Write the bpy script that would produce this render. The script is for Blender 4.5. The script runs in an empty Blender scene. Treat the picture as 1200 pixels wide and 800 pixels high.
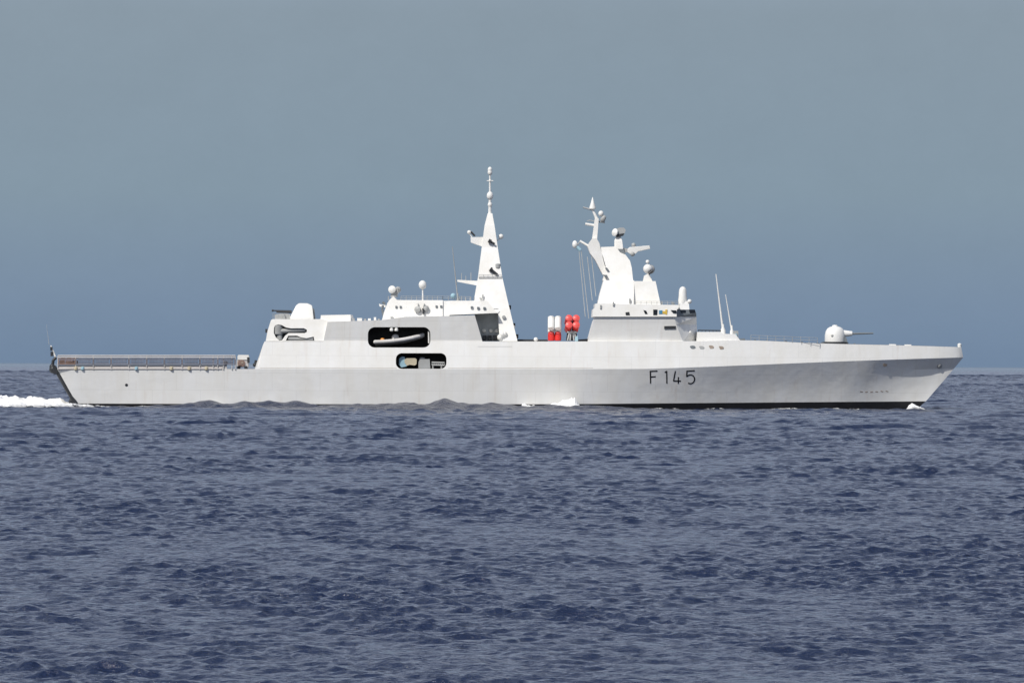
import bpy, bmesh, math, random
import numpy as np
from mathutils import Vector, noise
from mathutils.bvhtree import BVHTree

rnd = random.Random(7)
scene = bpy.context.scene
COL = scene.collection

# ------------------------------------------------------------------ camera
DIST, FPX, EYE = 800.0, 7060.0, 5.78          # metres, focal length in photo px (1200 wide), eye height
ROLL = math.radians(0.25)
cd = bpy.data.cameras.new('camera')
cd.sensor_width = 36.0
cd.lens = FPX / 1200.0 * 36.0
cd.clip_start = 0.5
cd.clip_end = 150000.0
cam = bpy.data.objects.new('camera', cd)
COL.objects.link(cam)
cam.location = (0, -DIST, EYE)
cam.rotation_mode = 'XYZ'
PITCH = math.atan(27.5 / FPX)
cam.rotation_euler = (math.radians(90) + PITCH, 0, 0)
cam.rotation_euler = (cam.rotation_euler.to_matrix() @ __import__('mathutils').Matrix.Rotation(ROLL, 3, 'Z')).to_euler()
scene.camera = cam

# ------------------------------------------------------------------ sky and sun
SUN_EL, SUN_AZ = math.radians(47), math.radians(-36)     # azimuth from the camera side (-Y), towards -X
S = Vector((math.sin(SUN_AZ) * math.cos(SUN_EL), -math.cos(SUN_AZ) * math.cos(SUN_EL), math.sin(SUN_EL)))
world = bpy.data.worlds.new('World')
scene.world = world
world.use_nodes = True
nt = world.node_tree
for n in list(nt.nodes):
    nt.nodes.remove(n)
out = nt.nodes.new('ShaderNodeOutputWorld')
bg = nt.nodes.new('ShaderNodeBackground')
sky = nt.nodes.new('ShaderNodeTexSky')
sky.sky_type = 'NISHITA'
sky.sun_disc = False
sky.sun_elevation = SUN_EL
sky.sun_rotation = math.atan2(S.x, S.y)
sky.altitude = 0
sky.air_density = 1.0
sky.dust_density = 2.0
tc = nt.nodes.new('ShaderNodeTexCoord')
sep = nt.nodes.new('ShaderNodeSeparateXYZ')
nt.links.new(tc.outputs['Generated'], sep.inputs[0])
mr = nt.nodes.new('ShaderNodeMapRange')               # elevation 0..0.16 -> 0..1
mr.inputs['From Min'].default_value = -0.004
mr.inputs['From Max'].default_value = 0.16
nt.links.new(sep.outputs['Z'], mr.inputs['Value'])
ramp = nt.nodes.new('ShaderNodeValToRGB')
cr = ramp.color_ramp
SKY_STR = 0.10
def skycol(r, g, b):
    f = lambda v: ((v / 255 + 0.055) / 1.055) ** 2.4 / SKY_STR
    return (f(r), f(g), f(b), 1)
stops = [(0.0, (113, 134, 160)), (0.03, (115, 136, 162)), (0.09, (122, 142, 165)), (0.20, (133, 152, 167)), (0.38, (138, 154, 167)), (0.62, (166, 183, 206)), (1.0, (202, 213, 236))]
cr.elements[0].position = stops[0][0]; cr.elements[0].color = skycol(*stops[0][1])
cr.elements[1].position = stops[-1][0]; cr.elements[1].color = skycol(*stops[-1][1])
for p, c in stops[1:-1]:
    e = cr.elements.new(p); e.color = skycol(*c)
nt.links.new(mr.outputs[0], ramp.inputs['Fac'])
nz = nt.nodes.new('ShaderNodeTexNoise')               # faint uneven haze
nz.inputs['Scale'].default_value = 60.0
nz.inputs['Detail'].default_value = 9.0; nz.inputs['Roughness'].default_value = 0.75
mpn = nt.nodes.new('ShaderNodeMapping'); mpn.inputs['Scale'].default_value = (1, 1, 1.3)
nt.links.new(tc.outputs['Generated'], mpn.inputs[0]); nt.links.new(mpn.outputs[0], nz.inputs['Vector'])
nzr = nt.nodes.new('ShaderNodeMapRange')
nzr.inputs['To Min'].default_value = 0.975; nzr.inputs['To Max'].default_value = 1.025
nzr.inputs['From Min'].default_value = 0.3; nzr.inputs['From Max'].default_value = 0.7
nt.links.new(nz.outputs['Fac'], nzr.inputs['Value'])
vm = nt.nodes.new('ShaderNodeVectorMath'); vm.operation = 'SCALE'
nt.links.new(ramp.outputs[0], vm.inputs[0]); nt.links.new(nzr.outputs[0], vm.inputs['Scale'])
mf = nt.nodes.new('ShaderNodeMapRange'); mf.interpolation_type = 'SMOOTHSTEP'
mf.inputs['From Min'].default_value = 0.20; mf.inputs['From Max'].default_value = 0.75
nt.links.new(sep.outputs['Z'], mf.inputs['Value'])
mix = nt.nodes.new('ShaderNodeMix'); mix.data_type = 'RGBA'
nt.links.new(mf.outputs[0], mix.inputs['Factor'])
nt.links.new(vm.outputs[0], mix.inputs['A'])
nt.links.new(sky.outputs[0], mix.inputs['B'])
nt.links.new(mix.outputs['Result'], bg.inputs['Color'])
bg.inputs['Strength'].default_value = SKY_STR
nt.links.new(bg.outputs[0], out.inputs['Surface'])

sl = bpy.data.lights.new('sun', 'SUN')
sl.energy = 4.1
sl.angle = math.radians(0.53)
sl.color = (1.0, 0.965, 0.90)
sun = bpy.data.objects.new('sun', sl)
COL.objects.link(sun)
sun.rotation_euler = (-S).to_track_quat('-Z', 'Y').to_euler()

vs = scene.view_settings
vs.view_transform = 'Standard'; vs.look = 'None'; vs.exposure = 0.0; vs.gamma = 1.0; vs.use_curve_mapping = False
scene.cycles.max_bounces = 6

# ------------------------------------------------------------------ photo measurements -> metres
CR, SR = math.cos(ROLL), math.sin(ROLL)
def P(px, py, y=0.0):
    """A point measured on the photograph, at lateral distance y from the ship's centreline."""
    dx, dy = px - 600.0, py - 427.5
    k = (DIST + y) / FPX
    return Vector(((dx * CR + dy * SR) * k, y, EYE - (dy * CR - dx * SR) * k))
M = DIST / FPX                                    # metres per photo px on the centreline

# ------------------------------------------------------------------ materials
def mat(name, col, rough=0.45, grime=0.0, bump=0.0, metallic=0.0, spec=0.4, streak=False):
    m = bpy.data.materials.new(name); m.use_nodes = True
    t = m.node_tree; b = t.nodes['Principled BSDF']
    b.inputs['Roughness'].default_value = rough
    b.inputs['Metallic'].default_value = metallic
    b.inputs['Specular IOR Level'].default_value = spec
    b.inputs['Base Color'].default_value = (*col, 1)
    if grime:
        c = t.nodes.new('ShaderNodeTexCoord')
        mp = t.nodes.new('ShaderNodeMapping')
        mp.inputs['Scale'].default_value = (1.0, 1.0, 0.22) if streak else (1, 1, 1)
        n1 = t.nodes.new('ShaderNodeTexNoise'); n1.inputs['Scale'].default_value = 0.55; n1.inputs['Detail'].default_value = 7; n1.inputs['Roughness'].default_value = 0.62
        t.links.new(c.outputs['Object'], mp.inputs[0]); t.links.new(mp.outputs[0], n1.inputs['Vector'])
        r = t.nodes.new('ShaderNodeValToRGB')
        r.color_ramp.elements[0].position = 0.36; r.color_ramp.elements[1].position = 0.66
        d = 1 - grime
        r.color_ramp.elements[0].color = (col[0] * d, col[1] * d * 0.985, col[2] * d * 0.95, 1)
        r.color_ramp.elements[1].color = (*col, 1)
        t.links.new(n1.outputs['Fac'], r.inputs['Fac'])
        t.links.new(r.outputs[0], b.inputs['Base Color'])
    if bump:
        c2 = t.nodes.new('ShaderNodeTexCoord')
        n2 = t.nodes.new('ShaderNodeTexNoise'); n2.inputs['Scale'].default_value = 0.5; n2.inputs['Detail'].default_value = 2
        t.links.new(c2.outputs['Object'], n2.inputs['Vector'])
        bp = t.nodes.new('ShaderNodeBump'); bp.inputs['Strength'].default_value = 1.0; bp.inputs['Distance'].default_value = bump
        t.links.new(n2.outputs['Fac'], bp.inputs['Height']); t.links.new(bp.outputs[0], b.inputs['Normal'])
    return m

HULLP = mat('hull_paint', (0.69, 0.69, 0.68), 0.5, 0.05, 0.05, streak=True)
def plating(m):
    t = m.node_tree; b = t.nodes['Principled BSDF']
    src = b.inputs['Base Color'].links[0].from_socket
    c = t.nodes.new('ShaderNodeTexCoord'); sp = t.nodes.new('ShaderNodeSeparateXYZ'); cb = t.nodes.new('ShaderNodeCombineXYZ')
    t.links.new(c.outputs['Object'], sp.inputs[0]); t.links.new(sp.outputs['X'], cb.inputs['X']); t.links.new(sp.outputs['Z'], cb.inputs['Y'])
    br = t.nodes.new('ShaderNodeTexBrick'); br.inputs['Scale'].default_value = 1.0
    br.inputs['Brick Width'].default_value = 6.3; br.inputs['Row Height'].default_value = 2.3; br.inputs['Mortar Size'].default_value = 0.035; br.inputs['Mortar Smooth'].default_value = 0.4
    br.inputs['Color1'].default_value = (1, 1, 1, 1); br.inputs['Color2'].default_value = (0.978, 0.98, 0.98, 1); br.inputs['Mortar'].default_value = (0.9, 0.9, 0.9, 1)
    t.links.new(cb.outputs[0], br.inputs['Vector'])
    mu = t.nodes.new('ShaderNodeMix'); mu.data_type = 'RGBA'; mu.blend_type = 'MULTIPLY'; mu.inputs['Factor'].default_value = 1.0
    t.links.new(src, mu.inputs['A']); t.links.new(br.outputs['Color'], mu.inputs['B'])
    mp = t.nodes.new('ShaderNodeMapping'); mp.inputs['Scale'].default_value = (1.6, 1.0, 0.12)
    n = t.nodes.new('ShaderNodeTexNoise'); n.inputs['Scale'].default_value = 1.0; n.inputs['Detail'].default_value = 5
    t.links.new(c.outputs['Object'], mp.inputs[0]); t.links.new(mp.outputs[0], n.inputs['Vector'])
    r = t.nodes.new('ShaderNodeMapRange'); r.inputs['From Min'].default_value = 0.60; r.inputs['From Max'].default_value = 0.80; r.inputs['To Max'].default_value = 0.30
    t.links.new(n.outputs['Fac'], r.inputs['Value'])
    ru = t.nodes.new('ShaderNodeMix'); ru.data_type = 'RGBA'
    ru.inputs['B'].default_value = (0.46, 0.36, 0.28, 1)
    t.links.new(r.outputs[0], ru.inputs['Factor']); t.links.new(mu.outputs['Result'], ru.inputs['A'])
    t.links.new(ru.outputs['Result'], b.inputs['Base Color'])
plating(HULLP)
WHITE = mat('white_paint', (0.745, 0.74, 0.72), 0.5, 0.08, 0.03)
RADOME = mat('radome_white', (0.70, 0.70, 0.685), 0.45, 0.06)
GREY = mat('grey_paint', (0.36, 0.37, 0.37), 0.5, 0.15)
SLATE = mat('slate_paint', (0.16, 0.18, 0.195), 0.5, 0.15)
DARK = mat('dark_fittings', (0.03, 0.033, 0.038), 0.5, 0.2)
BOOT = mat('boot_top_black', (0.012, 0.012, 0.014), 0.45, 0.3)
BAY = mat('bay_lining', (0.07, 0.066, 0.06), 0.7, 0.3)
RECESS = mat('recess_grey', (0.42, 0.45, 0.47), 0.6, 0.2)
DECK = mat('deck_grey', (0.15, 0.155, 0.16), 0.8, 0.2)
GLASS = mat('window_glass', (0.012, 0.014, 0.017), 0.1, 0, spec=0.6)
RED = mat('red_paint', (0.62, 0.03, 0.025), 0.4, 0.15)
REDP = mat('red_cap', (0.70, 0.09, 0.085), 0.4, 0.1)
ORANGE = mat('orange_gear', (0.75, 0.30, 0.06), 0.5)
TAN = mat('tan_canvas', (0.55, 0.49, 0.36), 0.8, 0.25)
PALEBLUE = mat('pale_blue', (0.30, 0.47, 0.56), 0.6, 0.1)
BLUE = mat('blue_flag', (0.06, 0.22, 0.36), 0.6)
YELLOW = mat('yellow_flag', (0.62, 0.42, 0.07), 0.6)
RAILP = mat('rail_paint', (0.46, 0.45, 0.45), 0.6, 0.15)
COAM = mat('coaming_paint', (0.50, 0.475, 0.465), 0.6, 0.15)
BROWN = mat('brown_canvas', (0.25, 0.17, 0.145), 0.8, 0.3)
RUST = mat('rust_stain', (0.33, 0.27, 0.22), 0.8, 0.3)
NETM = mat('net_grey', (0.19, 0.19, 0.23), 0.7, 0.3)
RUBBER = mat('boat_rubber', (0.56, 0.55, 0.54), 0.6, 0.15)

# ------------------------------------------------------------------ mesh helpers
class MB:
    def __init__(self):
        self.v = []; self.f = []
    def add(self, vs, fs):
        o = len(self.v)
        self.v += [Vector(p) for p in vs]
        self.f += [[i + o for i in f] for f in fs]
        return self
    def rings(self, rings, cap0=True, cap1=True):
        n = len(rings[0]); vs = [p for r in rings for p in r]; fs = []
        for k in range(len(rings) - 1):
            for i in range(n):
                j = (i + 1) % n
                fs.append([k * n + i, k * n + j, (k + 1) * n + j, (k + 1) * n + i])
        if cap0: fs.append(list(range(n))[::-1])
        if cap1: fs.append([(len(rings) - 1) * n + i for i in range(n)])
        return self.add(vs, fs)
    def block(self, poly, hb, slope=0.0, far=None):
        """Side profile in photo px carried across the ship; hb = half breadth at its lowest point,
        slope = metres of breadth per metre of height (negative leans inwards)."""
        z0 = min(P(x, y, -hb).z for x, y in poly)
        near, farr = [], []
        for x, y in poly:
            p = P(x, y, -hb)
            b = hb + slope * (p.z - z0)
            near.append(Vector((p.x, -b, p.z)))
            farr.append(Vector((p.x, b if far is None else far, p.z)))
        return self.rings([near, farr])
    def slab(self, poly, y0, y1):
        """Side profile in photo px between two lateral distances."""
        pts = [P(x, y, y0) for x, y in poly]
        return self.rings([pts, [Vector((p.x, y1, p.z)) for p in pts]])
    def loft(self, levels):
        """Levels (py, px left, px right, half breadth)."""
        rr = []
        for py, xl, xr, hb in levels:
            a, b = P(xl, py, -hb), P(xr, py, -hb)
            rr.append([a, b, Vector((b.x, hb, b.z)), Vector((a.x, hb, a.z))])
        return self.rings(rr)
    def box(self, c, s):
        c = Vector(c); x, y, z = s[0] / 2, s[1] / 2, s[2] / 2
        a = [c + Vector(q) for q in ((-x, -y, -z), (x, -y, -z), (x, y, -z), (-x, y, -z))]
        b = [p + Vector((0, 0, 2 * z)) for p in a]
        return self.rings([a, b])
    def tube(self, p0, p1, r0, r1=None, n=10):
        p0, p1 = Vector(p0), Vector(p1); r1 = r0 if r1 is None else r1
        d = (p1 - p0).normalized()
        u = d.cross(Vector((0, 0, 1)) if abs(d.z) < 0.9 else Vector((1, 0, 0))).normalized(); w = d.cross(u)
        ring = lambda p, r: [p + (u * math.cos(2 * math.pi * i / n) + w * math.sin(2 * math.pi * i / n)) * r for i in range(n)]
        return self.rings([ring(p0, r0), ring(p1, r1)])
    def path(self, pts, r, n=8):
        for a, b in zip(pts[:-1], pts[1:]): self.tube(a, b, r, n=n)
        return self
    def lathe(self, c, prof, axis=(0, 0, 1), n=20):
        c = Vector(c); d = Vector(axis).normalized()
        u = d.cross(Vector((0, 0, 1)) if abs(d.z) < 0.9 else Vector((1, 0, 0))).normalized(); w = d.cross(u)
        return self.rings([[c + d * h + (u * math.cos(2 * math.pi * i / n) + w * math.sin(2 * math.pi * i / n)) * max(r, 0.002) for i in range(n)] for r, h in prof])
    def ball(self, c, r, sz=1.0, n=18):
        k = 10
        return self.lathe(c, [(r * math.sin(math.pi * i / k), -r * sz * math.cos(math.pi * i / k)) for i in range(k + 1)], n=n)
    def build(self, name, m, parent=None, smooth=None, bevel=0.0):
        me = bpy.data.meshes.new(name)
        me.from_pydata([tuple(p) for p in self.v], [], self.f)
        bm = bmesh.new(); bm.from_mesh(me)
        bmesh.ops.recalc_face_normals(bm, faces=bm.faces)
        if bevel:
            es = [e for e in bm.edges if len(e.link_faces) == 2 and e.calc_face_angle(0) > 0.5]
            bmesh.ops.bevel(bm, geom=es, offset=bevel, segments=2, affect='EDGES', profile=0.6, clamp_overlap=True)
        bm.to_mesh(me); bm.free()
        if smooth is not None:
            me.shade_smooth()
            try: me.set_sharp_from_angle(angle=math.radians(smooth))
            except Exception: pass
        me.materials.append(m)
        o = bpy.data.objects.new(name, me); COL.objects.link(o)
        if parent: o.parent = parent
        return o

def thing(name, label, cat, loc=(0, 0, 0), group=None):
    o = bpy.data.objects.new(name, None); COL.objects.link(o)
    o.location = loc
    o['label'] = label; o['category'] = cat
    if group: o['group'] = group
    return o
def tag(o, label, cat, group=None):
    o['label'] = label; o['category'] = cat
    if group: o['group'] = group
    return o
def curve(pts):
    """Monotone cubic through (px, value)."""
    xs = [p[0] for p in pts]; ys = [p[1] for p in pts]; n = len(xs)
    d = [(ys[i + 1] - ys[i]) / (xs[i + 1] - xs[i]) for i in range(n - 1)]
    m = [d[0]] + [0 if d[i - 1] * d[i] <= 0 else 2 * d[i - 1] * d[i] / (d[i - 1] + d[i]) for i in range(1, n - 1)] + [d[-1]]
    def f(x):
        if x <= xs[0]: return ys[0]
        if x >= xs[-1]: return ys[-1]
        i = max(k for k in range(n - 1) if xs[k] <= x)
        h = xs[i + 1] - xs[i]; t = (x - xs[i]) / h
        return (2*t**3-3*t*t+1)*ys[i] + (t**3-2*t*t+t)*h*m[i] + (-2*t**3+3*t*t)*ys[i+1] + (t**3-t*t)*h*m[i+1]
    return f
def boolean_cut(o, cutters):
    for c in cutters:
        md = o.modifiers.new('cut', 'BOOLEAN'); md.operation = 'DIFFERENCE'; md.solver = 'EXACT'; md.object = c
        md.material_mode = 'TRANSFER'
    dg = bpy.context.evaluated_depsgraph_get(); dg.update()
    me = bpy.data.meshes.new_from_object(o.evaluated_get(dg))
    o.modifiers.clear(); o.data = me
def rounded_poly(x0, y0, x1, y1, r, n=6):
    pts = []
    for cx, cy, a0 in ((x1 - r, y0 + r, -90), (x1 - r, y1 - r, 0), (x0 + r, y1 - r, 90), (x0 + r, y0 + r, 180)):
        for i in range(n + 1):
            a = math.radians(a0 + 90 * i / n); pts.append((cx + r * math.cos(a), cy + r * math.sin(a)))
    return pts

# ------------------------------------------------------------------ sea
def build_sea():
    rng = np.random.default_rng(11)
    # radii from the camera's foot, angles about it: fine in the direction looked at, coarse elsewhere
    r = [4.0]
    while r[-1] < 84: r.append(r[-1] * 1.03)
    while r[-1] < 260: r.append(r[-1] * 1.00062)
    while r[-1] < 620: r.append(r[-1] * 1.00085)
    while r[-1] < 2000: r.append(r[-1] + 0.68)
    while r[-1] < 4000: r.append(r[-1] + 1.6)
    while r[-1] < 13000: r.append(r[-1] * 1.0011)
    while r[-1] < 90000: r.append(r[-1] * 1.02)
    r = np.array(r)
    a = list(np.arange(-math.radians(6.6), math.radians(6.6), 0.00027))
    step, b = 0.00027, a[-1]; right = []
    while b < math.pi - 0.05:
        step = min(step * 1.06, 0.05); b += step; right.append(b)
    left = [-x - 1e-9 for x in right][::-1]
    a = np.array(left + a + right)
    R, A = np.meshgrid(r, a, indexing='ij')
    X = (R * np.sin(A)).astype(np.float32); Y = (R * np.cos(A) - DIST).astype(np.float32)
    Z = np.zeros_like(X); DX = np.zeros_like(X); DY = np.zeros_like(X)
    spr = np.gradient(r)
    gust = np.zeros_like(X)                                # gusts: patches of rougher and calmer water
    for L in (5, 8, 13, 21, 34):
        for _ in range(3):
            th = rng.uniform(0, 6.283)
            gust += np.sin(2 * math.pi / L * (np.cos(th) * X * 1.2 + np.sin(th) * Y * 0.35) + rng.uniform(0, 6.283)).astype(np.float32)
    gust = np.clip(1.0 + gust * 0.07, 0.6, 1.4).astype(np.float32)
    N = 250
    lam = np.exp(np.linspace(math.log(0.17), math.log(26), N)) * rng.uniform(0.97, 1.03, N)
    for i in range(N):
        L = lam[i]
        th = math.radians(80) + rng.normal(0, 0.45 if L > 3 else 0.62)      # waves run mostly across the line of sight
        sl = (0.0345 * min(L, 2.5) ** -0.30 if L < 2.5 else 0.0220 * (2.5 / L) ** 0.2) * (1.0 if L < 8 else math.exp(-((L - 8) / 13.0) ** 2))
        amp = sl * L / (2 * math.pi) * rng.uniform(0.6, 1.4)
        kx, ky = 2 * math.pi / L * math.cos(th), 2 * math.pi / L * math.sin(th)
        att = np.clip((L / spr - 1.3) / 1.2, 0, 1) * np.clip((60000 - r) / 10000, 0, 1)
        if 0.7 < L < 1.6: att = att * (1.9 - 0.9 * np.clip((r - 120) / 380, 0, 1))
        if L > 1.6: att = att * (0.75 + 0.25 * np.clip((r - 120) / 380, 0, 1))     # sheltered, shorter chop close by
        att = att * (0.46 + 0.54 * np.clip((r - 90) / 420, 0, 1))
        if L > 4: att = att * (0.4 + 0.6 * np.clip((r - 150) / 350, 0, 1))
        if L > 6: att = att * (1 + 1.5 * np.clip((r - 3000) / 3000, 0, 1))
        if 2.5 < L < 10: att = att * (1 + 0.9 * np.clip((r - 1200) / 2200, 0, 1))  # rougher open water
        rows = np.nonzero(att > 0)[0]
        if len(rows) == 0: continue
        s = slice(rows[0], rows[-1] + 1)
        ph = kx * X[s] + ky * Y[s] + np.float32(rng.uniform(0, 6.283))
        w = (amp * att[s]).astype(np.float32)[:, None]
        if L < 4.0: w = w * gust[s]
        sn, cs = np.sin(ph), np.cos(ph)
        Z[s] += w * cs
        DX[s] -= w * sn * np.float32(math.cos(th)); DY[s] -= w * sn * np.float32(math.sin(th))
    X += DX * 1.05; Y += DY * 1.05
    # the ship's own wave system along her side: crests amidships and by the quarter, hollows between
    px = X / np.float32(DIST / FPX) + 600
    run = 0.85 * np.exp(-((px - 520) / 70) ** 2) + 0.55 * np.exp(-((px - 300) / 90) ** 2) + 0.4 * np.exp(-((px - 660) / 50) ** 2) - 0.25 * np.exp(-((px - 100) / 60) ** 2) - 0.2 * np.exp(-((px - 900) / 120) ** 2)
    run = run * (1 + 0.28 * np.sin(px * 0.11) + 0.22 * np.sin(px * 0.067 + Y * 0.5) + 0.2 * np.sin(px * 0.19 + Y * 0.3 + 2))
    Z += (run * np.exp(-((Y + 17) / 10) ** 2)).astype(np.float32)
    nr, na = X.shape
    co = np.empty((nr * na, 3), np.float32)
    co[:, 0] = X.ravel(); co[:, 1] = Y.ravel(); co[:, 2] = Z.ravel()
    i0 = (np.arange(nr - 1)[:, None] * na + np.arange(na - 1)[None, :]).ravel()
    quads = np.stack([i0, i0 + 1, i0 + na + 1, i0 + na], 1)[:, ::-1].astype(np.int32)
    me = bpy.data.meshes.new('sea')
    me.vertices.add(len(co)); me.vertices.foreach_set('co', co.ravel())
    me.loops.add(quads.size); me.loops.foreach_set('vertex_index', quads.ravel())
    me.polygons.add(len(quads)); me.polygons.foreach_set('loop_start', np.arange(0, quads.size, 4, dtype=np.int32))
    me.polygons.foreach_set('use_smooth', np.ones(len(quads), bool))
    me.update(calc_edges=True)
    m = bpy.data.materials.new('sea_water'); m.use_nodes = True
    t = m.node_tree; b = t.nodes['Principled BSDF']
    b.inputs['Base Color'].default_value = (0.012, 0.020, 0.050, 1)
    b.inputs['Roughness'].default_value = 0.12
    b.inputs['IOR'].default_value = 1.33
    c = t.nodes.new('ShaderNodeTexCoord')
    h = None
    for sc_, dist_, rot in ((1.1, 0.26, 0.4), (3.6, 0.13, 2.1), (12.0, 0.05, 1.1)):
        mp = t.nodes.new('ShaderNodeMapping'); mp.inputs['Rotation'].default_value = (0, 0, rot); mp.inputs['Scale'].default_value = (0.75, 1, 1)
        n = t.nodes.new('ShaderNodeTexNoise'); n.inputs['Scale'].default_value = sc_; n.inputs['Detail'].default_value = 4; n.inputs['Roughness'].default_value = 0.55
        t.links.new(c.outputs['Object'], mp.inputs[0]); t.links.new(mp.outputs[0], n.inputs['Vector'])
        bp = t.nodes.new('ShaderNodeBump'); bp.inputs['Strength'].default_value = 1.0; bp.inputs['Distance'].default_value = dist_
        t.links.new(n.outputs['Fac'], bp.inputs['Height'])
        if h: t.links.new(h.outputs[0], bp.inputs['Normal'])
        h = bp
    t.links.new(h.outputs[0], b.inputs['Normal'])
    me.materials.append(m)
    o = bpy.data.objects.new('sea', me); COL.objects.link(o)
    o['kind'] = 'structure'
    return o
build_sea()

# ------------------------------------------------------------------ the frigate
ship = thing('frigate', 'pale grey warship with two masts and hull number F145, steaming on the dark blue sea', 'warship')

py1 = curve([(90, 472.6), (300, 473.2), (600, 473.4), (850, 471.8), (950, 471), (1085, 470)])
py2 = curve([(66, 433.6), (300, 432.2), (500, 432.4), (740, 432.2), (820, 430), (870, 428), (1000, 422.8), (1129, 418.6)])
py3 = curve([(300, 400), (560, 400), (815, 399.6), (870, 398.6), (960, 402.2), (1060, 404.6), (1127, 406.6)])
b2 = curve([(66, 7.2), (200, 7.9), (350, 8.15), (650, 8.15), (800, 7.55), (900, 6.1), (1000, 4.1), (1060, 2.65), (1100, 1.55), (1119, 0.85), (1126, 0.42), (1129, 0.06)])
b1 = curve([(90, 6.6), (200, 7.4), (400, 7.7), (600, 7.6), (700, 7.0), (780, 5.95), (850, 4.75), (950, 2.9), (1020, 1.5), (1060, 0.7), (1085, 0.05)])
TUM = 0.62

def ring_pair(px, py, b):
    p = P(px, py, -b)
    return p, Vector((p.x, b, p.z))
def shell(levels_at, nt_, name, m, parent, ts=None):
    """Closed hull solid: levels_at(t) gives [(px, py, half breadth), ...] from bottom to top."""
    ts = ts or [1 - (1 - k / nt_) ** 1.5 for k in range(nt_ + 1)]
    rings = []
    for t in ts:
        L = levels_at(t)
        near = [ring_pair(*l)[0] for l in L]; far = [ring_pair(*l)[1] for l in L]
        rings.append(near + far[::-1])
    mb = MB().rings(rings)
    return mb.build(name, m, parent, smooth=20)

TS = [0, 0.006, 0.015] + [0.03 + 0.94 * (1 - (1 - k / 70) ** 1.35) for k in range(71)] + [0.978, 0.985, 0.99, 0.994, 0.997, 1.0]
def hull_levels(t):
    L = []
    for f in (0, 0.25, 0.5, 0.75, 1.0):
        xs = 90 + (68 - 90) * f; xb = 1085 + (1129 - 1085) * f
        px = xs + (xb - xs) * t
        p1, p2 = py1(px), py2(px)
        # flare: straight amidships, hollow towards the bow
        bow = max(0.0, min(1.0, (px - 700) / 350.0))
        g = f ** (1 + 0.3 * bow)
        bb = b1(min(px, 1085)) * (1 - g) + b2(px) * g
        if t > 0.9:                                           # close the stem on its rake
            bb *= min(1.0, math.sqrt(max(0.0, (1 - t)) / 0.1) * 1.0 + 0.004) if f < 1 else 1.0
        if t < 0.015: bb *= 0.965 + 0.035 * (t / 0.015)       # rounded transom corner
        L.append((px, p1 + (p2 - p1) * f, max(bb, 0.03)))
    return L
hull = shell(hull_levels, 0, 'hull', HULLP, ship, TS)

def boot_levels(t):
    L = []
    for f in (0, 1.0):
        xs = 97 + (90 - 97) * f; xb = 1066 + (1085 - 1066) * f
        px = xs + (xb - xs) * t
        bb = b1(min(px + (1 - f) * 12, 1085)) * (0.93 + 0.07 * f)
        if t > 0.9: bb *= min(1.0, math.sqrt(max(0.0, (1 - t)) / 0.1) + 0.004)
        L.append((px, py1(px) + 17 * (1 - f), max(bb, 0.03)))
    return L
boot = shell(boot_levels, 0, 'boot_top', BOOT, hull, TS)

aft3 = curve([(0, 298.5), (0.06, 301.5), (0.16, 303.8), (0.4, 305.6), (0.9, 308.6), (1.0, 310.2)])
def upper_levels(t):
    L = []
    for f in (0, 0.06, 0.16, 0.4, 0.7, 0.9, 1.0):
        xs = aft3(f); xb = 1129 + (1126.5 - 1129) * f
        px = xs + (xb - xs) * t
        p2, p3 = py2(px), py3(px)
        L.append((px, p2 + (p3 - p2) * f, max(b2(px) * (1 - 0.075 * f), 0.05)))
    return L
upper = shell(upper_levels, 0, 'upper_hull', HULLP, ship, TS)

# deck coverings (inset sheets on top of the solids)
def deck_sheet(name, xa, xb, pyf, bf, lift, parent):
    near, far = [], []
    for k in range(41):
        px = xa + (xb - xa) * k / 40
        b = max(bf(px) - 0.25, 0.05); p = P(px, pyf(px), -bf(px))
        near.append(Vector((p.x, -b, p.z + lift))); far.append(Vector((p.x, b, p.z + lift)))
    vs_ = near + far; n = len(near)
    MB().add(vs_, [[i, i + 1, n + i + 1, n + i] for i in range(n - 1)]).build(name, DECK, parent)
deck_sheet('flight_deck', 72, 297, py2, b2, 0.02, hull)
deck_sheet('foredeck', 870, 1118, py3, lambda x: b2(x) * 0.925, 0.02, upper)

# aft wing beside the hangar, keyhole opening with crane inside
wing = MB().block([(311.5, 399.6), (313.5, 388), (317.5, 375), (319.5, 373.8), (377, 373.8), (386.8, 376.6), (379.2, 399.6)], 7.35, -0.16).build('hangar_wing', WHITE, ship)
# grey midship deckhouse leaning outwards
house = MB().block([(379, 400.2), (384, 377), (447, 375), (476, 371.2), (556.5, 369.4), (565.5, 400.2)], 7.42, 0.11).build('midship_deckhouse', HULLP, ship)
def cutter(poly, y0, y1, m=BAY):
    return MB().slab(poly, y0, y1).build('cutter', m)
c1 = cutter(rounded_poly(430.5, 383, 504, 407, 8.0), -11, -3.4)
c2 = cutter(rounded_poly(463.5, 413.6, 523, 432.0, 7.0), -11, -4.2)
key = [(321, 381), (325, 379.8), (329, 380.6), (334, 383.4), (340, 384.4), (355, 384.2), (358.5, 386), (358.5, 388.6), (356, 390), (337, 390), (333, 393), (329.5, 398.4), (326, 398.6), (322, 395), (319.6, 390), (319.8, 384)]
c3 = cutter(key, -11, -5.6, SLATE)
c4 = cutter([(336.5, 393.2), (347, 393), (352, 395.2), (358, 396), (366.5, 394.2), (367.5, 398.8), (333.8, 398.8)], -11, -6.2, GREY)
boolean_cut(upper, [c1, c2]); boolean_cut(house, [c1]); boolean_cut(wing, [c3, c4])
for c in (c1, c2, c3, c4):
    bpy.data.objects.remove(c)
cr_ = MB()
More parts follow.
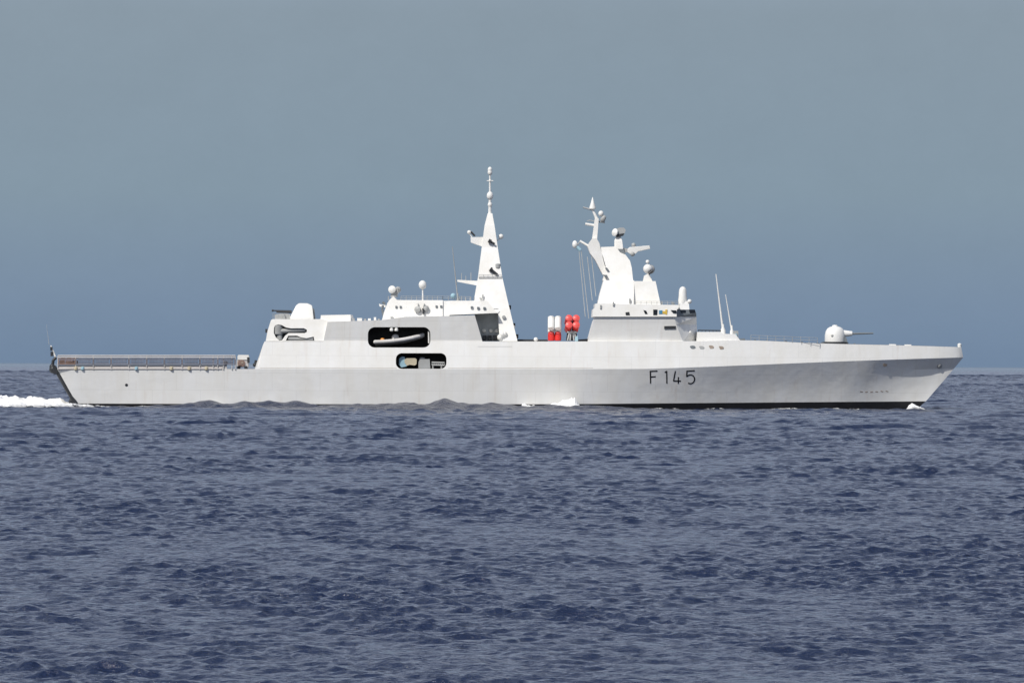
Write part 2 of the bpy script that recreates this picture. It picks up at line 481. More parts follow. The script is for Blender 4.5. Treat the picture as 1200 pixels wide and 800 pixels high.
cr_.tube(P(325, 388, -6.6), P(358, 386.6, -6.6), 0.34, 0.26); cr_.lathe(P(325.5, 386, -6.3), [(0.2, -0.9), (0.75, -0.6), (0.75, 0.5), (0.3, 0.8)], (0, 0, 1)); cr_.tube(P(327, 390, -6.5), P(328, 398, -6.5), 0.4)
cr_.build('crane', GREY, ship, smooth=40)
mb = MB(); mb.tube(P(338, 396.5, -6.9), P(367, 397, -6.9), 0.26); mb.tube(P(352, 396, -6.9), P(367, 395.2, -6.9), 0.18)
mb.build('torpedo_tube', GREY, ship, smooth=40)

# light frames round the openings
def rim(poly, y, w, parent, hbf):
    mb = MB(); n = len(poly)
    pts = [P(a, b, y) for a, b in poly]
    mb.path(pts + [pts[0]], w, n=6)
    return mb
# upper deck houses
uh = MB().block([(447, 378), (450, 366), (454, 355), (457, 350.5), (461, 347), (465, 351.4), (519, 351.6), (519, 370.6), (490, 371.2), (476, 372), (466, 376.5)], 5.6, -0.2).build('upper_deckhouse', WHITE, ship)
MB().block([(518.5, 352.4), (527, 352.4), (527, 371), (518.5, 371)], 5.2, -0.2).build('deckhouse_link', HULLP, ship)
fh = MB().block([(526.5, 352.2), (571, 352.2), (583, 366.6), (526.5, 369.0)], 5.6, -0.2).build('funnel_house', WHITE, ship)
MB().block([(556, 367.2), (586, 366.2), (588, 399.6), (563, 399.6)], 2.0, 0.0).build('recess_panel', RECESS, ship)
for px in (567, 575, 582):
    MB().ball(P(px, 387.4, -2.15), 0.26).build('recess_lamp', RADOME, ship, smooth=60)
for px in (568, 574, 580):
    MB().box(P(px, 396, -2.3), (0.5, 0.5, 0.7)).build('deck_box', DARK, ship)

# main mast
mast = MB().loft([(399.6, 585.5, 606.5, 5.1), (367, 583.8, 598.6, 4.1)]).loft([(367.0, 553.5, 598.6, 4.1), (351, 555.6, 594.8, 3.6), (325, 560.2, 588.8, 2.75), (290, 564.6, 583.4, 1.6), (264, 568, 579.6, 0.95), (250, 571.6, 577.0, 0.5)]).build('main_mast', WHITE, ship)
MB().slab([(551.6, 278), (568, 277.6), (566, 289), (558, 286.4), (551.8, 284)], -0.9, 0.9).build('mast_platform', WHITE, mast)
MB().slab([(536, 327.8), (561, 329.2), (560, 334.6), (536, 330)], -0.5, 0.5).build('yardarm', WHITE, mast)
mb = MB(); mb.tube(P(574.2, 251), P(574.4, 226), 0.24, 0.16); mb.tube(P(574.4, 226), P(574.2, 198), 0.15, 0.10)
for py, w, r in ((240, 2.6, 0.2), (229.5, 3.2, 0.34), (212, 3.8, 0.08), (202, 1.4, 0.22), (199, 1.2, 0.2)):
    mb.ball(P(574.3, py), r + 0.1, 1.3)
    mb.tube(P(574.3 - w, py), P(574.3 + w, py), 0.07); mb.tube(P(574.3, py, -w * M), P(574.3, py, w * M), 0.07)
mb.build('topmast', RADOME, mast, smooth=50)
for px, py, r in ((587.2, 277.2, 0.34), (549.8, 272.2, 0.27)):
    mb = MB(); mb.ball(P(px, py), r)
    mb.tube(P(px, py + 1), P(px + (-6 if px > 570 else 3.5), py + 6), 0.07)
    mb.build('ball_antenna', RADOME, mast, smooth=60)
MB().tube(P(552, 271.6), P(556.6, 276.6), 0.14).build('antenna_mount', DARK, mast)
for pts, r in (([(572.6, 281.6), (575.6, 283.4)], 0.26), ([(575, 283), (580, 286)], 0.13), ([(574.4, 315), (576.4, 316.4)], 0.3), ([(576, 316.4), (583, 322.2)], 0.19)):
    y = -2.05 if pts[0][1] < 300 else -3.0
    MB().path([P(a, b, y + 0.25) for a, b in pts], r).build('mast_sensor', DARK, mast, smooth=60)
MB().lathe(P(583.6, 312, -2.2), [(0.1, -.3), (0.35, -.2), (0.35, .3), (0.1, .4)]).build('mast_lantern', GREY, mast, smooth=60)
MB().tube(P(582, 324, -2.5), P(583.6, 331, -2.5), 0.2).build('mast_lantern', GREY, mast)
MB().path([P(566, 345, -3.75), P(565.6, 349.4, -3.85), P(563.6, 350.2, -3.85), P(562.2, 349, -3.85)], 0.09).build('mast_bracket', GREY, mast)
mb = MB(); mb.path([P(561, 325.2, -2.9), P(588, 325.0, -2.9)], 0.05)
for k in range(6): mb.tube(P(561.5 + k * 5.2, 325.2, -2.9), P(561.5 + k * 5.2, 321.8, -2.9), 0.03)
mb.path([P(561.5, 321.8, -2.9), P(587.5, 321.8, -2.9)], 0.035)
mb.build('mast_railing', GREY, mast)
for px, py in ((553, 360), (560.5, 360.8), (567.8, 361)):
    MB().box(P(px, py, -5.2), (0.30, 0.9, 0.28)).build('porthole', SLATE, fh)
mb = MB().tube(P(576, 361.6, -5.0), P(584, 362, -4.3), 0.05).build('mast_pipe', GREY, mast)
for px, py in ((590.6, 355), (593, 378), (597, 386), (602.2, 383), (588, 384)):
    MB().lathe(P(px, py, -4.75 + (399 - py) * 0.035), [(0.05, -.25), (.2, -.2), (.2, .2), (.05, .25)], (0, 1, 0)).build('mast_vent', GREY, mast)
MB().lathe(P(590.5, 371.5, -4.4), [(0.05, -.2), (.24, -.15), (.24, .2), (.05, .25)], (0, 1, 0)).build('mast_lantern', GREY, mast, smooth=60)
for px, py in ((597, 360), (602, 381), (605.6, 394)):
    MB().box(P(px, py, -1.2), (0.45, 0.5, 0.55)).build('mast_locker', DARK, mast)
mb = MB()
for px, py, r in ((588.5, 391.5, .42), (586, 395, .38), (591.6, 391, .32)): mb.ball(P(px, py, -5.0), r)
mb.build('searchlight', RADOME, ship, smooth=60)
# whip antennas
def whip(base, tip, r, parent, m=WHITE, ped=None):
    mb = MB().tube(base, tip, r, r * 0.45, 8)
    if ped: mb.lathe(base, [(ped, -0.6), (ped, 0.1), (ped * 0.45, 0.5), (r, 0.9)], n=12)
    return mb.build('whip_antenna', m, parent, smooth=50)
whip(P(536.6, 351.5, -4.4), P(530.2, 289, -4.4), 0.085, ship, GREY, 0.2)
whip(P(847.4, 387.6, -3.5), P(839.2, 321, -3.5), 0.15, ship, RADOME, 0.34)
whip(P(857.8, 389, -3.5), P(850.4, 345, -3.5), 0.11, ship, RADOME, 0.26)
MB().ball(P(531.2, 346.6, -4.6), 0.36).build('antenna_ball', PALEBLUE, ship, smooth=60)
for px, h in ((541, 10), (546, 7), (551, 9), (556, 8)):
    MB().tube(P(px, 352, -4.3), P(px, 352 - h * 0.5, -4.3), 0.05).build('roof_post', GREY, fh)
for px, h in ((541, 8), (546, 5), (552, 9)):
    MB().tube(P(px, 328.4), P(px, 328 - h, 0), 0.045).build('yard_aerial', GREY, mast)

# on the upper deckhouse
mb = MB(); mb.lathe(P(460, 339.4, -1.2), [(0.08, -.12), (.42, -.06), (.52, .2), (.3, .45)], (-0.25, -0.9, 0.1))
mb.build('tracker_dish', RADOME, ship, smooth=50)
mb = MB(); mb.ball(P(466.4, 339.4, -0.6), 0.42); mb.box(P(463.4, 341, -0.7), (0.8, 0.9, 0.8)); mb.lathe(P(462, 348, -0.8), [(0.5, 0), (0.4, 0.5), (.3, 0.9)])
mb.build('tracker_mount', GREY, ship, smooth=40)
mb = MB(); mb.tube(P(495.6, 352.4, -2.5), P(495.4, 338, -2.5), 0.1); mb.ball(P(495.3, 333.8, -2.5), 0.52, 1.15)
mb.build('pole_radome', RADOME, ship, smooth=60)
for px, py in ((464.6, 359.6), (469.6, 359.6), (511.6, 359), (517, 359)):
    MB().box(P(px, py, -4.9), (0.26, 0.9, 0.28)).build('porthole', SLATE, uh)
mb = MB()
mb.lathe(P(489.6, 362.6, -5.5), [(0.05, -.15), (.42, -.1), (.42, .15), (.1, .3)], (-0.3, -1, 0.2)); mb.lathe(P(499.6, 361.4, -5.5), [(0.05, -.15), (.36, -.1), (.36, .15), (.1, .3)], (0.3, -1, 0.2))
mb.tube(P(490, 355.6, -5.3), P(491, 362, -5.3), 0.07); mb.tube(P(497.6, 355.8, -5.3), P(496, 362, -5.3), 0.08)
mb.build('signal_lamp', GREY, ship, smooth=50)
MB().slab([(494.6, 361), (497.6, 362.5), (497.8, 367.8), (495.4, 367.4)], -5.7, -4.9).build('doorway', DARK, uh)
mb = MB(); mb.slab([(444, 356), (452, 357.6), (452, 360), (445, 359)], -3.6, -2.8)
mb.build('deck_light', WHITE, ship)
MB().path([P(449.6, 370, -5.0), P(448, 362, -4.9), P(449, 357.6, -4.9)], 0.16).build('deck_fitting', SLATE, ship)
MB().path([P(448.4, 353.8, -3), P(451.5, 356.4, -3)], 0.16).build('deck_fitting', SLATE, ship)
MB().slab([(457.6, 371), (460.6, 371), (461.6, 378), (458.6, 378)], -6.0, -5.2).build('doorway', GREY, uh)
for px in (470, 476, 480.5, 484):
    MB().lathe(P(px, 373.4, -6.6), [(0.1, -.5), (.34, -.45), (.34, .45), (.1, .5)], (1, 0, 0.1)).build('life_raft_canister', RADOME, ship, smooth=50)
# row of lockers and boxes on the grey deckhouse roof
MB().block([(375, 377.6), (376.2, 369.2), (411, 368.6), (411, 377)], 6.6, -0.2).build('roof_house', WHITE, ship)
for px, w, h, m in ((414.6, 2.4, 3.2, GREY), (421.6, 5.6, 3.4, WHITE), (428, 2.6, 2.6, GREY), (433, 3.2, 3.0, WHITE), (439.6, 2.6, 4.4, WHITE), (444, 2, 2.6, GREY)):
    MB().box(P(px, 376 - h / 2, -6.4), (w * M, 0.8, h * M)).build('deck_locker', m, ship)

# aft gun
g = MB().loft([(374.6, 340, 367.6, 1.25), (371.5, 340.0, 367.4, 1.25), (363, 344.4, 366.6, 1.1), (357.6, 347.2, 365.6, 0.85), (355.2, 350.4, 360, 0.5)])
aft_gun = g.build('aft_gun', RADOME, ship, bevel=0.14, smooth=35)
mb = MB(); mb.tube(P(342, 364.6), P(319.2, 363.8), 0.13, 0.09); mb.tube(P(342, 365.8), P(324, 365.2), 0.16, 0.14); mb.tube(P(320.6, 363.9), P(318.6, 363.8), 0.15)
mb.build('gun_barrel', DARK, aft_gun)
mb = MB(); mb.slab([(322, 368.6), (331, 367.4), (340, 368), (340, 374.4), (322, 374.4)], -0.8, 0.8); mb.tube(P(332, 368, -1), P(333.6, 374, -1), 0.18)
mb.build('gun_cradle', GREY, aft_gun)
MB().slab([(366.8, 361), (368.2, 362.4), (369.6, 374), (367, 374)], -0.7, 0.7).build('gun_hatch', SLATE, aft_gun)
MB().box(P(312.4, 387.6, -5), (0.28, 0.4, 0.5)).build('hangar_lamp', DARK, ship)

# bridge: lower grey house with chamfered front, overhanging window band
def plan(py, xl, xs, xf, hb, hf):
    a, b = P(xl, py, -hb), P(xs, py, -hb); c = P(xf, py, -hf)
    return [a, b, c, Vector((c.x, hf, c.z)), Vector((b.x, hb, b.z)), Vector((a.x, hb, a.z))]
bridge = MB().rings([plan(399.9, 689, 800.5, 818, 6.75, 2.7), plan(380.2, 694.4, 792.5, 816.6, 6.98, 3.1), plan(371.2, 697.4, 790, 816.2, 7.12, 4.6)]).build('bridge', HULLP, ship)
band = MB().rings([plan(371.2, 697.4, 790, 816.2, 7.12, 4.6), plan(367.0, 697.8, 789.5, 816.0, 7.02, 4.9), plan(362.6, 698, 789, 814.4, 6.8, 4.6)]).build('window_band', SLATE, bridge)
roof = MB().block([(694.6, 371), (695.2, 362), (697.6, 360.8), (697.4, 356), (702, 355), (741, 356.4), (795.4, 357.2), (795.4, 361.6), (793.4, 362.4), (793, 371)], 7.35, -0.12).build('bridge_roof', WHITE, bridge)
MB().slab([(778.5, 382), (792, 381.8), (792, 385), (778.5, 385.2)], -7.05, -6.6).build('bridge_slot', DARK, bridge)
def bridge_window(poly, y, m=GLASS, name='window'):
    return MB().slab(poly, y, y + 0.5).build(name, m, bridge)
bridge_window([(754, 363.2), (757.4, 364), (759.2, 368), (756, 367.8)], -7.34)
bridge_window([(765.6, 362.6), (770.4, 362.6), (770.4, 369.4), (765.6, 369.4)], -7.33)
bridge_window([(786, 363.2), (792.6, 363.6), (792.8, 367.2), (789, 366.8)], -7.37)
bridge_window([(733, 366), (737.4, 365.4), (738.6, 369.8), (733.6, 370.2)], -7.33, DARK, 'roof_vent')
bridge_window([(772.4, 363.6), (776.4, 363.4), (776.4, 367.6), (772.4, 367.8)], -7.36, BLUE, 'signal_flag')
bridge_window([(776.4, 364.4), (779.4, 364.6), (780, 367.6), (776.6, 367.6)], -7.35, YELLOW, 'signal_flag')
bridge_window([(779.6, 363), (782, 362.4), (781.8, 368.6), (779.8, 368.2)], -7.36, YELLOW, 'signal_flag')
def chamfer_window(t0, t1, h0, h1):
    # panes lie on the slanted front of the window band
    A = plan(367.0, 697.8, 789.5, 816.0, 7.02, 4.9); B = plan(362.6, 698, 789, 814.4, 6.8, 4.6)
    nrm = (A[2] - A[1]).cross(B[1] - A[1]).normalized()
    if nrm.y > 0: nrm = -nrm
    q = lambda t, h: (A[1].lerp(A[2], t)).lerp(B[1].lerp(B[2], t), h) + nrm * 0.04
    pts = [q(t0, h0), q(t1, h0 + .1), q(t1 + .02, h1), q(t0, h1)]
    MB().rings([pts, [p - nrm * 0.1 for p in pts]]).build('window', GLASS, bridge)
chamfer_window(0.33, 0.54, 0.05, 0.85); chamfer_window(0.72, 0.97, 0.0, 0.95)
MB().ball(P(808.6, 389.2, -4.9), 0.22).build('bridge_lamp', RADOME, bridge, smooth=60)
for px, py in ((719, 356), (704, 359.5), (738, 352)):
    MB().box(P(px, py, -7.0 if py > 355 else -5.1), (0.2, 0.7, 0.5)).build('roof_fitting', GREY, bridge)
for px, h in ((775.5, 4.6), (788, 4), (790, 3)):
    MB().slab([(px - 1.2, 357.4), (px + 1.4, 357.4), (px + .6, 357 - h * .6), (px - .8, 357 - h)], -4.6, -4.2).build('roof_sensor', SLATE, bridge)

# tower above the bridge
tower = MB().loft([(357.4, 700.5, 742.6, 5.3), (345, 703, 743, 4.7), (328.4, 707.5, 743.2, 4.0)]).build('bridge_tower', WHITE, ship)
MB().loft([(357.4, 742, 774.4, 4.6), (329.4, 742, 768.4, 4.1)]).build('tower_front', WHITE, tower)
up = MB().block([(706.6, 328.6), (710, 312), (707, 301), (702.6, 289.4), (722, 288.6), (727, 295.6), (733.4, 298.4), (738.6, 305.6), (740.6, 314), (742, 328.6)], 3.4, -0.27).build('radar_tower', WHITE, ship)
strut = MB().slab([(706.4, 321.6), (698, 305), (691.6, 296.6), (688.8, 289), (690.2, 284.6), (694, 279.4), (699, 279), (702.4, 284.6), (705, 296), (708.4, 309.6), (711.6, 318.6), (709.4, 321.6)], -2.4, 2.4).build('raked_strut', WHITE, ship)
MB().slab([(709, 313.6), (711.4, 313.4), (713.8, 316.6), (711.6, 317.6)], -3.3, -2.6).build('tower_vent', SLATE, tower)
MB().slab([(707.4, 322), (711.4, 322), (712, 325.4), (709.2, 325.2)], -3.9, -3.2).build('tower_vent', SLATE, tower)
fm = MB().loft([(281, 693.8, 699.8, 0.5), (256, 697.2, 701.8, 0.38)]); fm.tube(P(699.6, 257), P(694.6, 245.6), 0.22, 0.15)
fm = fm.build('fore_mast', WHITE, ship, smooth=40)
MB().lathe(P(694.6, 246), [(.1, 0), (.44, .15), (.42, .4), (.24, .95), (.1, 1.5), (.03, 1.7)], (0, 0, 1)).build('cone_radome', RADOME, fm, smooth=60)
for pts, r in (([(683.4, 243), (693.6, 245.8)], 0.11), ([(686, 262.4), (697, 264.2)], 0.17), ([(688, 259), (692, 258.2), (697, 259.6)], 0.06), ([(700, 259.6), (709, 260.8)], 0.1), ([(679.6, 282.4), (689.6, 288.2)], 0.16)):
    MB().path([P(a, b) for a, b in pts], r).build('yardarm', GREY if r < 0.15 else WHITE, fm)
MB().ball(P(704.4, 250.4), 0.36, 1.1).build('ball_antenna', RADOME, fm, smooth=60)
MB().lathe(P(707, 256.4), [(0.1, -.5), (.34, -.2), (.3, .3), (.12, .5)], (0.5, 0, 1)).build('mast_lantern', GREY, fm, smooth=60)
MB().ball(P(673.8, 286.4), 0.36, 1.45).build('egg_radome', RADOME, fm, smooth=60)
MB().tube(P(676, 289.4), P(680, 293), 0.24).build('radome_mount', PALEBLUE, fm)
MB().path([P(680.4, 282.2), P(676, 288)], 0.08).build('radome_arm', GREY, fm)
for (a, b) in (((681.2, 294), (690, 373)), ((688.4, 301), (694.2, 352)), ((693, 298), (698.4, 347)), ((678.6, 293), (686, 371))):
    mb = MB(); mb.tube(P(*a), P(*b, -2.0), 0.05, n=6); mb.build('halyard', GREY, fm)
# fire control radar and search radar
rd = MB().loft([(300.4, 722, 733.6, 0.9), (292, 721.6, 731, 0.8)]).build('radar_pedestal', SLATE, ship)
mb = MB().loft([(292, 720.2, 730.6, 0.8), (282, 720.2, 729.4, 0.65), (276.6, 722, 727.4, 0.45)]).build('radar_turntable', WHITE, rd, bevel=.08)
MB().lathe(P(720.6, 272.2, -0.7), [(0.05, -.2), (.5, -.12), (.52, .05), (.2, .3)], (-0.8, -0.75, 0.25), n=20).build('radar_dish', RADOME, rd, smooth=50)
MB().slab([(722.6, 268), (727, 266.6), (731.4, 266.8), (733.4, 269.4), (732.4, 273.2), (723, 274.6)], -0.7, 0.7).build('radar_housing', GREY, rd)
MB().slab([(722.4, 274.8), (732, 273.4), (730.6, 276.2), (722, 277.6)], -0.8, 0.6).build('radar_shade', DARK, rd)  # shade beneath the housing, put in as a dark slab
sr = MB().slab([(735.6, 291.6), (738, 289.6), (761.4, 287.6), (762.2, 291.6), (748, 294.6), (745, 297.4), (739, 298), (735.4, 295.4)], -0.6, 0.6).build('search_radar', RADOME, ship, bevel=.06)
MB().ball(P(742.6, 287.2), 0.3).build('radar_motor', GREY, sr, smooth=50)
MB().ball(P(741.4, 297.6, -.5), 0.32).build('radar_motor', GREY, sr, smooth=50)
MB().slab([(728, 290), (736, 291.4), (736, 295), (730, 297)], -.4, .4).build('radar_arm', GREY, sr)
# dome on the tower front
dm = MB().ball(P(759.2, 315, -2.2), 0.62).build('dome_sensor', RADOME, ship, smooth=60)
MB().ball(P(759, 306.8, -2.2), 0.26).build('dome_cap', RADOME, dm, smooth=60)
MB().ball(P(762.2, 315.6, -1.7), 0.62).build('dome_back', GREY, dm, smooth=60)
MB().slab([(755, 323), (759, 320.6), (764.6, 316.8), (765.4, 318.4), (761.4, 321.6), (764.6, 329.6), (753.6, 329.6)], -2.5, -1.2).build('dome_mount', WHITE, dm)
MB().path([P(760, 321, -2.75), P(765, 317, -2.75)], 0.16).build('dome_bracket', DARK, dm)
# satellite capsule in front of the bridge roof
sc_ = MB().lathe(P(800.2, 356, -4.2), [(0.60, 0), (0.60, 0.6), (0.54, 1.0), (0.5, 1.75), (0.42, 2.0), (0.25, 2.22), (0.02, 2.3)], n=24).build('satellite_capsule', RADOME, ship, smooth=50)
MB().loft([(362.6, 795.6, 808, 5.0), (353, 798, 807.4, 4.7)]).build('capsule_base', HULLP, sc_)
MB().ball(P(808.2, 353.2, -4.7), 0.3).build('capsule_lamp', RADOME, sc_, smooth=60)

# low house ahead of the bridge
lh = MB().block([(816.5, 400), (817.4, 388.8), (844, 388.8), (848, 391), (862, 391.4), (865.5, 396), (868, 399.6)], 6.1, -0.12).build('forward_house', HULLP, ship)
mb = MB(); mb.path([P(818, 386.9, -5.4), P(845, 387.3, -5.4)], 0.075)
for k in range(7): mb.tube(P(818.5 + 4.3 * k, 389, -5.4), P(818.5 + 4.3 * k, 386.9, -5.4), 0.04)
mb.build('house_railing', DARK, lh)
MB().box(P(862.6, 392, -4.6), (0.6, 0.6, 1.0)).build('vent_trunk', GREY, ship)
MB().path([P(862.8, 391, -5), P(863.6, 396, -5)], 0.14).build('vent_pipe', PALEBLUE, ship)
for px in (866, 871): MB().box(P(px, 398.3, -5.4), (0.5, 0.5, 0.4)).build('bollard', SLATE, ship)

# missile canisters amidships
def canisters(px, py, axis, cap, body, r, length, name):
    root = bpy.data.objects.new(name, None); COL.objects.link(root); root.parent = ship
    d = Vector(axis).normalized(); u = Vector((1, 0, 0)); w = d.cross(u).normalized()
    c = P(px, py, -3.0)
    for i in (-1, 1):
        for j in (-1, 1):
            cc = c + u * i * r * 1.04 + w * j * r * 1.04
            tb = MB().lathe(cc, [(r * .9, -length / 2), (r, -length / 2 + .1), (r, length / 2 - .2), (r * .95, length / 2)], d, n=16).build('canister', body, root, smooth=40)
            MB().lathe(cc, [(r * 1.02, length / 2 + .002), (r * 1.02, length / 2 + .12), (r * .5, length / 2 + .26)], d, n=16).build('end_cap', cap, tb, smooth=50)
    return root
la = canisters(650, 381.2, (0, 0.62, 1.0), WHITE, WHITE, 0.44, 1.6, 'canister_launcher')
for k in (-1, 1):
    MB().lathe(P(650 + 3.9 * k, 394.4, -3.0), [(.3, -.55), (.44, -.5), (.46, .2), (.4, .52), (.2, .6)], n=14).build('launcher_base', RED, la, smooth=40)
    MB().slab([(650 + 4 * k - 1.8, 388.6), (650 + 4 * k + 1.8, 388.6), (650 + 4 * k + 1.8, 391), (650 + 4 * k - 1.8, 391)], -3.5, -2.8).build('launcher_clamp', REDP, la)
lb = canisters(670.4, 379.8, (0.1, -1.0, 0.42), REDP, RED, 0.46, 1.7, 'canister_launcher')
mb = MB()
for a in (-5.2, -2.2, 2.4, 5.2):
    mb.tube(P(670.4 + a * .45, 387.5, -3.3), P(670.4 + a, 398.8, -3.5), 0.11); mb.tube(P(670.4 + a * .4, 387.5, -2.4), P(670.4 + a, 398.8, -2.2), 0.11)
mb.tube(P(665, 389, -3.4), P(676, 389, -3.4), 0.14)
mb.box(P(670.4, 389.4, -2.9), (1.3, 1.2, 0.14))
mb.build('launcher_frame', GREY, lb)
MB().slab([(664.6, 390), (676, 390), (677, 399), (663.4, 399)], -2.6, -1.6).build('launcher_shadow_box', DARK, lb)  # dark slab stands in for the shadow behind the frame legs
MB().slab([(674, 395), (677, 393), (677.6, 399.6), (673.8, 399.6)], -4.2, -3.8).build('launcher_hose_box', PALEBLUE, lb)
MB().slab([(606, 397.4), (642, 397.8), (642, 400.4), (606, 400.4)], -2.2, 2.2).build('midship_coaming', DARK, ship)
MB().slab([(676, 397.8), (690, 396.8), (690, 400.4), (676, 400.4)], -2.2, 2.2).build('midship_coaming', DARK, ship)
MB().ball(P(628, 397.6, -3.2), 0.28).build('deck_light', RADOME, ship, smooth=60)

# bow gun
gun = MB().lathe(P(978.6, 401.8), [(1.36, 0), (1.38, 0.4), (1.35, 1.05), (1.24, 1.55), (1.02, 1.92), (0.70, 2.12), (0.40, 2.20), (0.34, 2.36), (0.02, 2.42)], n=28).build('bow_gun', RADOME, ship, smooth=40)
mb = MB(); mb.lathe(P(990.5, 390.8), [(0.5, -.4), (.42, .2), (.34, .7), (.3, .95)], (1, 0, 0.02), n=16)
mb.build('barrel_shroud', RADOME, gun, smooth=50)
MB().tube(P(997, 391), P(1023.6, 390.4), 0.15, 0.10, 12).build('gun_barrel', SLATE, gun, smooth=50)
MB().lathe(P(978.8, 402.8), [(1.75, -.1), (1.75, 0.22), (1.5, 0.28)], n=28).build('gun_ring', DARK, gun)
MB().slab([(990, 393.6), (992.6, 397), (993.4, 402), (989, 402)], -.8, .8).build('gun_mantle', SLATE, gun)
MB().ball(P(975.6, 393.2, -1.2), 0.2).build('gun_sight', GREY, gun, smooth=60)
mb = MB()
for px, w in ((958, 1.2), (964, 3.4), (1001.5, 2.2), (885, 2), (899, 2), (921, 3), (940, 2)):
    py = py3(px); MB().box(P(px, py - .5, -(b2(px) * .925 - 0.7)), (w * M, 0.4, 0.16)).build('deck_cleat', SLATE, ship)
for px, w in ((1046, 8), (1064, 8)):
    MB().box(P(px, py3(px) - .2, -(b2(px) * .925 - 0.3)), (w * M, 0.3, 0.22)).build('fairlead', RADOME, ship)
MB().lathe(P(1124.6, 405.8), [(.2, -.2), (.26, 0), (.26, .3), (.1, .42)], n=12).build('bow_light', RADOME, ship, smooth=50)

# markings projected onto the hull side
def bvh(o):
    bm = bmesh.new(); bm.from_mesh(o.data); t = BVHTree.FromBMesh(bm); bm.free(); return t
T_hull, T_up = bvh(hull), bvh(upper)
def on_side(tree, px, py, lift=0.02):
    q = P(px, py, -7.0)
    for _ in range(3):
        h = tree.ray_cast(Vector((q.x, -30, q.z)), Vector((0, 1, 0)))
        if h[0] is None: return q
        q = P(px, py, h[0].y)
    return Vector((q.x, h[0].y - lift, q.z))
def strokes(lines, w, tree, name, m, parent, lift=0.02):
    mb = MB()
    for line in lines:
        L = [Vector((a, b, 0)) for a, b in line]
        lef, rig = [], []
        for i, p in enumerate(L):
            t = (L[min(i + 1, len(L) - 1)] - L[max(i - 1, 0)]).normalized()
            n = Vector((-t.y, t.x, 0)) * w / 2
            lef.append(on_side(tree, p.x + n.x, p.y + n.y, lift)); rig.append(on_side(tree, p.x - n.x, p.y - n.y, lift))
        for i in range(len(L) - 1):
            q = [lef[i], lef[i + 1], rig[i + 1], rig[i]]
            mb.rings([q, [v + Vector((0, 0.035, 0)) for v in q]])
    return mb.build(name, m, parent)
W = 1.5
F = [[(762.2, 434.4), (762.6, 449.2)], [(761.6, 435.0), (770.6, 434.6)], [(762.4, 441.6), (768.6, 441.2)]]
ONE = [[(779.2, 436.6), (781.6, 434.6)], [(781.4, 434.6), (781.6, 449.2)]]
FOUR = [[(791.6, 434.6), (789.4, 446.0)], [(789.0, 446.2), (798.0, 446.4)], [(795.2, 441.6), (795.0, 449.6)]]
arc = [(809.2 + 4.9 * math.cos(math.radians(a)), 444.2 + 5.2 * math.sin(math.radians(a))) for a in range(-130, 136, 18)]
FIVE = [[(804.6, 434.8), (814.2, 434.2)], [(805.2, 434.6), (804.8, 441.4)], [(804.8, 441.2)] + arc]
strokes(F + ONE + FOUR + FIVE, W, T_hull, 'hull_number', BOOT, hull)
for px, py, m in ((811.6, 406.8, SLATE), (821.8, 407.2, GREY), (833, 406.6, RUST), (844.6, 407.4, RUST)):
    mb = MB(); c = on_side(T_up, px, py, 0.0)
    mb.lathe(c, [(.33, -.1), (.33, .015), (.28, .02)], (0, -1, 0.08), n=14)
    for v in mb.v: v.z = c.z + (v.z - c.z) * 0.72; v.x = c.x + (v.x - c.x) * 1.25
    mb.build('side_vent', m, upper)
MB().lathe(on_side(T_hull, 148.4, 451, 0), [(.2, -.1), (.2, .03)], (0, -1, -0.2), n=12).build('discharge_port', DARK, hull)
MB().lathe(on_side(T_hull, 1037.5, 427, 0), [(.3, -.1), (.3, .03)], (0.4, -1, -0.4), n=12).build('anchor_port', RUST, hull)
MB().lathe(on_side(T_hull, 1101.5, 428.4, 0), [(.4, -.2), (.4, .05), (.2, .2)], (0.6, -1, -0.5), n=12).build('anchor_port', GREY, hull)
for k in range(6): strokes([[(1008 + 6 * k, 458.6 + .8 * math.sin(k)), (1011 + 6 * k, 458.9)]], 1.0, T_hull, 'draught_mark', RUST, hull)
# weld seam and rubbing strake along the knuckle
strokes([[(560 + 10 * k, 406.0) for k in range(5)]], 0.35, T_up, 'hull_seam', GREY, upper, 0.015)
strokes([[(305 + 10 * k, py2(305 + 10 * k) - 1.2) for k in range(40)]], 0.30, T_up, 'hull_seam', RUST, upper, 0.010)

# stern: dark frame added to stand in for the transom's shade, ensign staff
mb = MB()
for y in (-6.9, -3.5, 0, 3.5, 6.9):
    yy = max(-6.2, min(6.2, y))
    mb.path([P(66.4, 432.6, yy), P(76, 450, yy), P(89.6, 473, yy)], 0.36)
mb.tube(P(64.6, 434.6, -6.6), P(64.6, 434.6, 6.6), 0.42); mb.tube(P(64, 430, -6.4), P(64, 430, 6.4), 0.25)
for px, py, r in ((62.6, 432.6, .55), (61.4, 429.4, .38), (85, 470, .5)): mb.ball(P(px, py, -5.6), r)
mb.build('stern_shade_frame', DARK, hull, smooth=40)
mb = MB(); mb.tube(P(66, 420.6, -5.5), P(59.6, 404.6, -5.5), 0.13, 0.09)
mb.build('ensign_staff', RADOME, ship)
mb = MB(); mb.box(P(60.4, 408.6, -5.5), (0.3, .3, .5)); mb.box(P(61, 414.6, -5.5), (0.36, .3, .6)); mb.path([P(61.4, 430, -5.6), P(62.6, 421.6, -5.6), P(66, 418.6, -5.6)], 0.2)
mb.build('stern_lantern', DARK, ship)
whip(P(57.6, 404, -5.5), P(54.6, 380, -5.5), 0.03, ship, GREY)

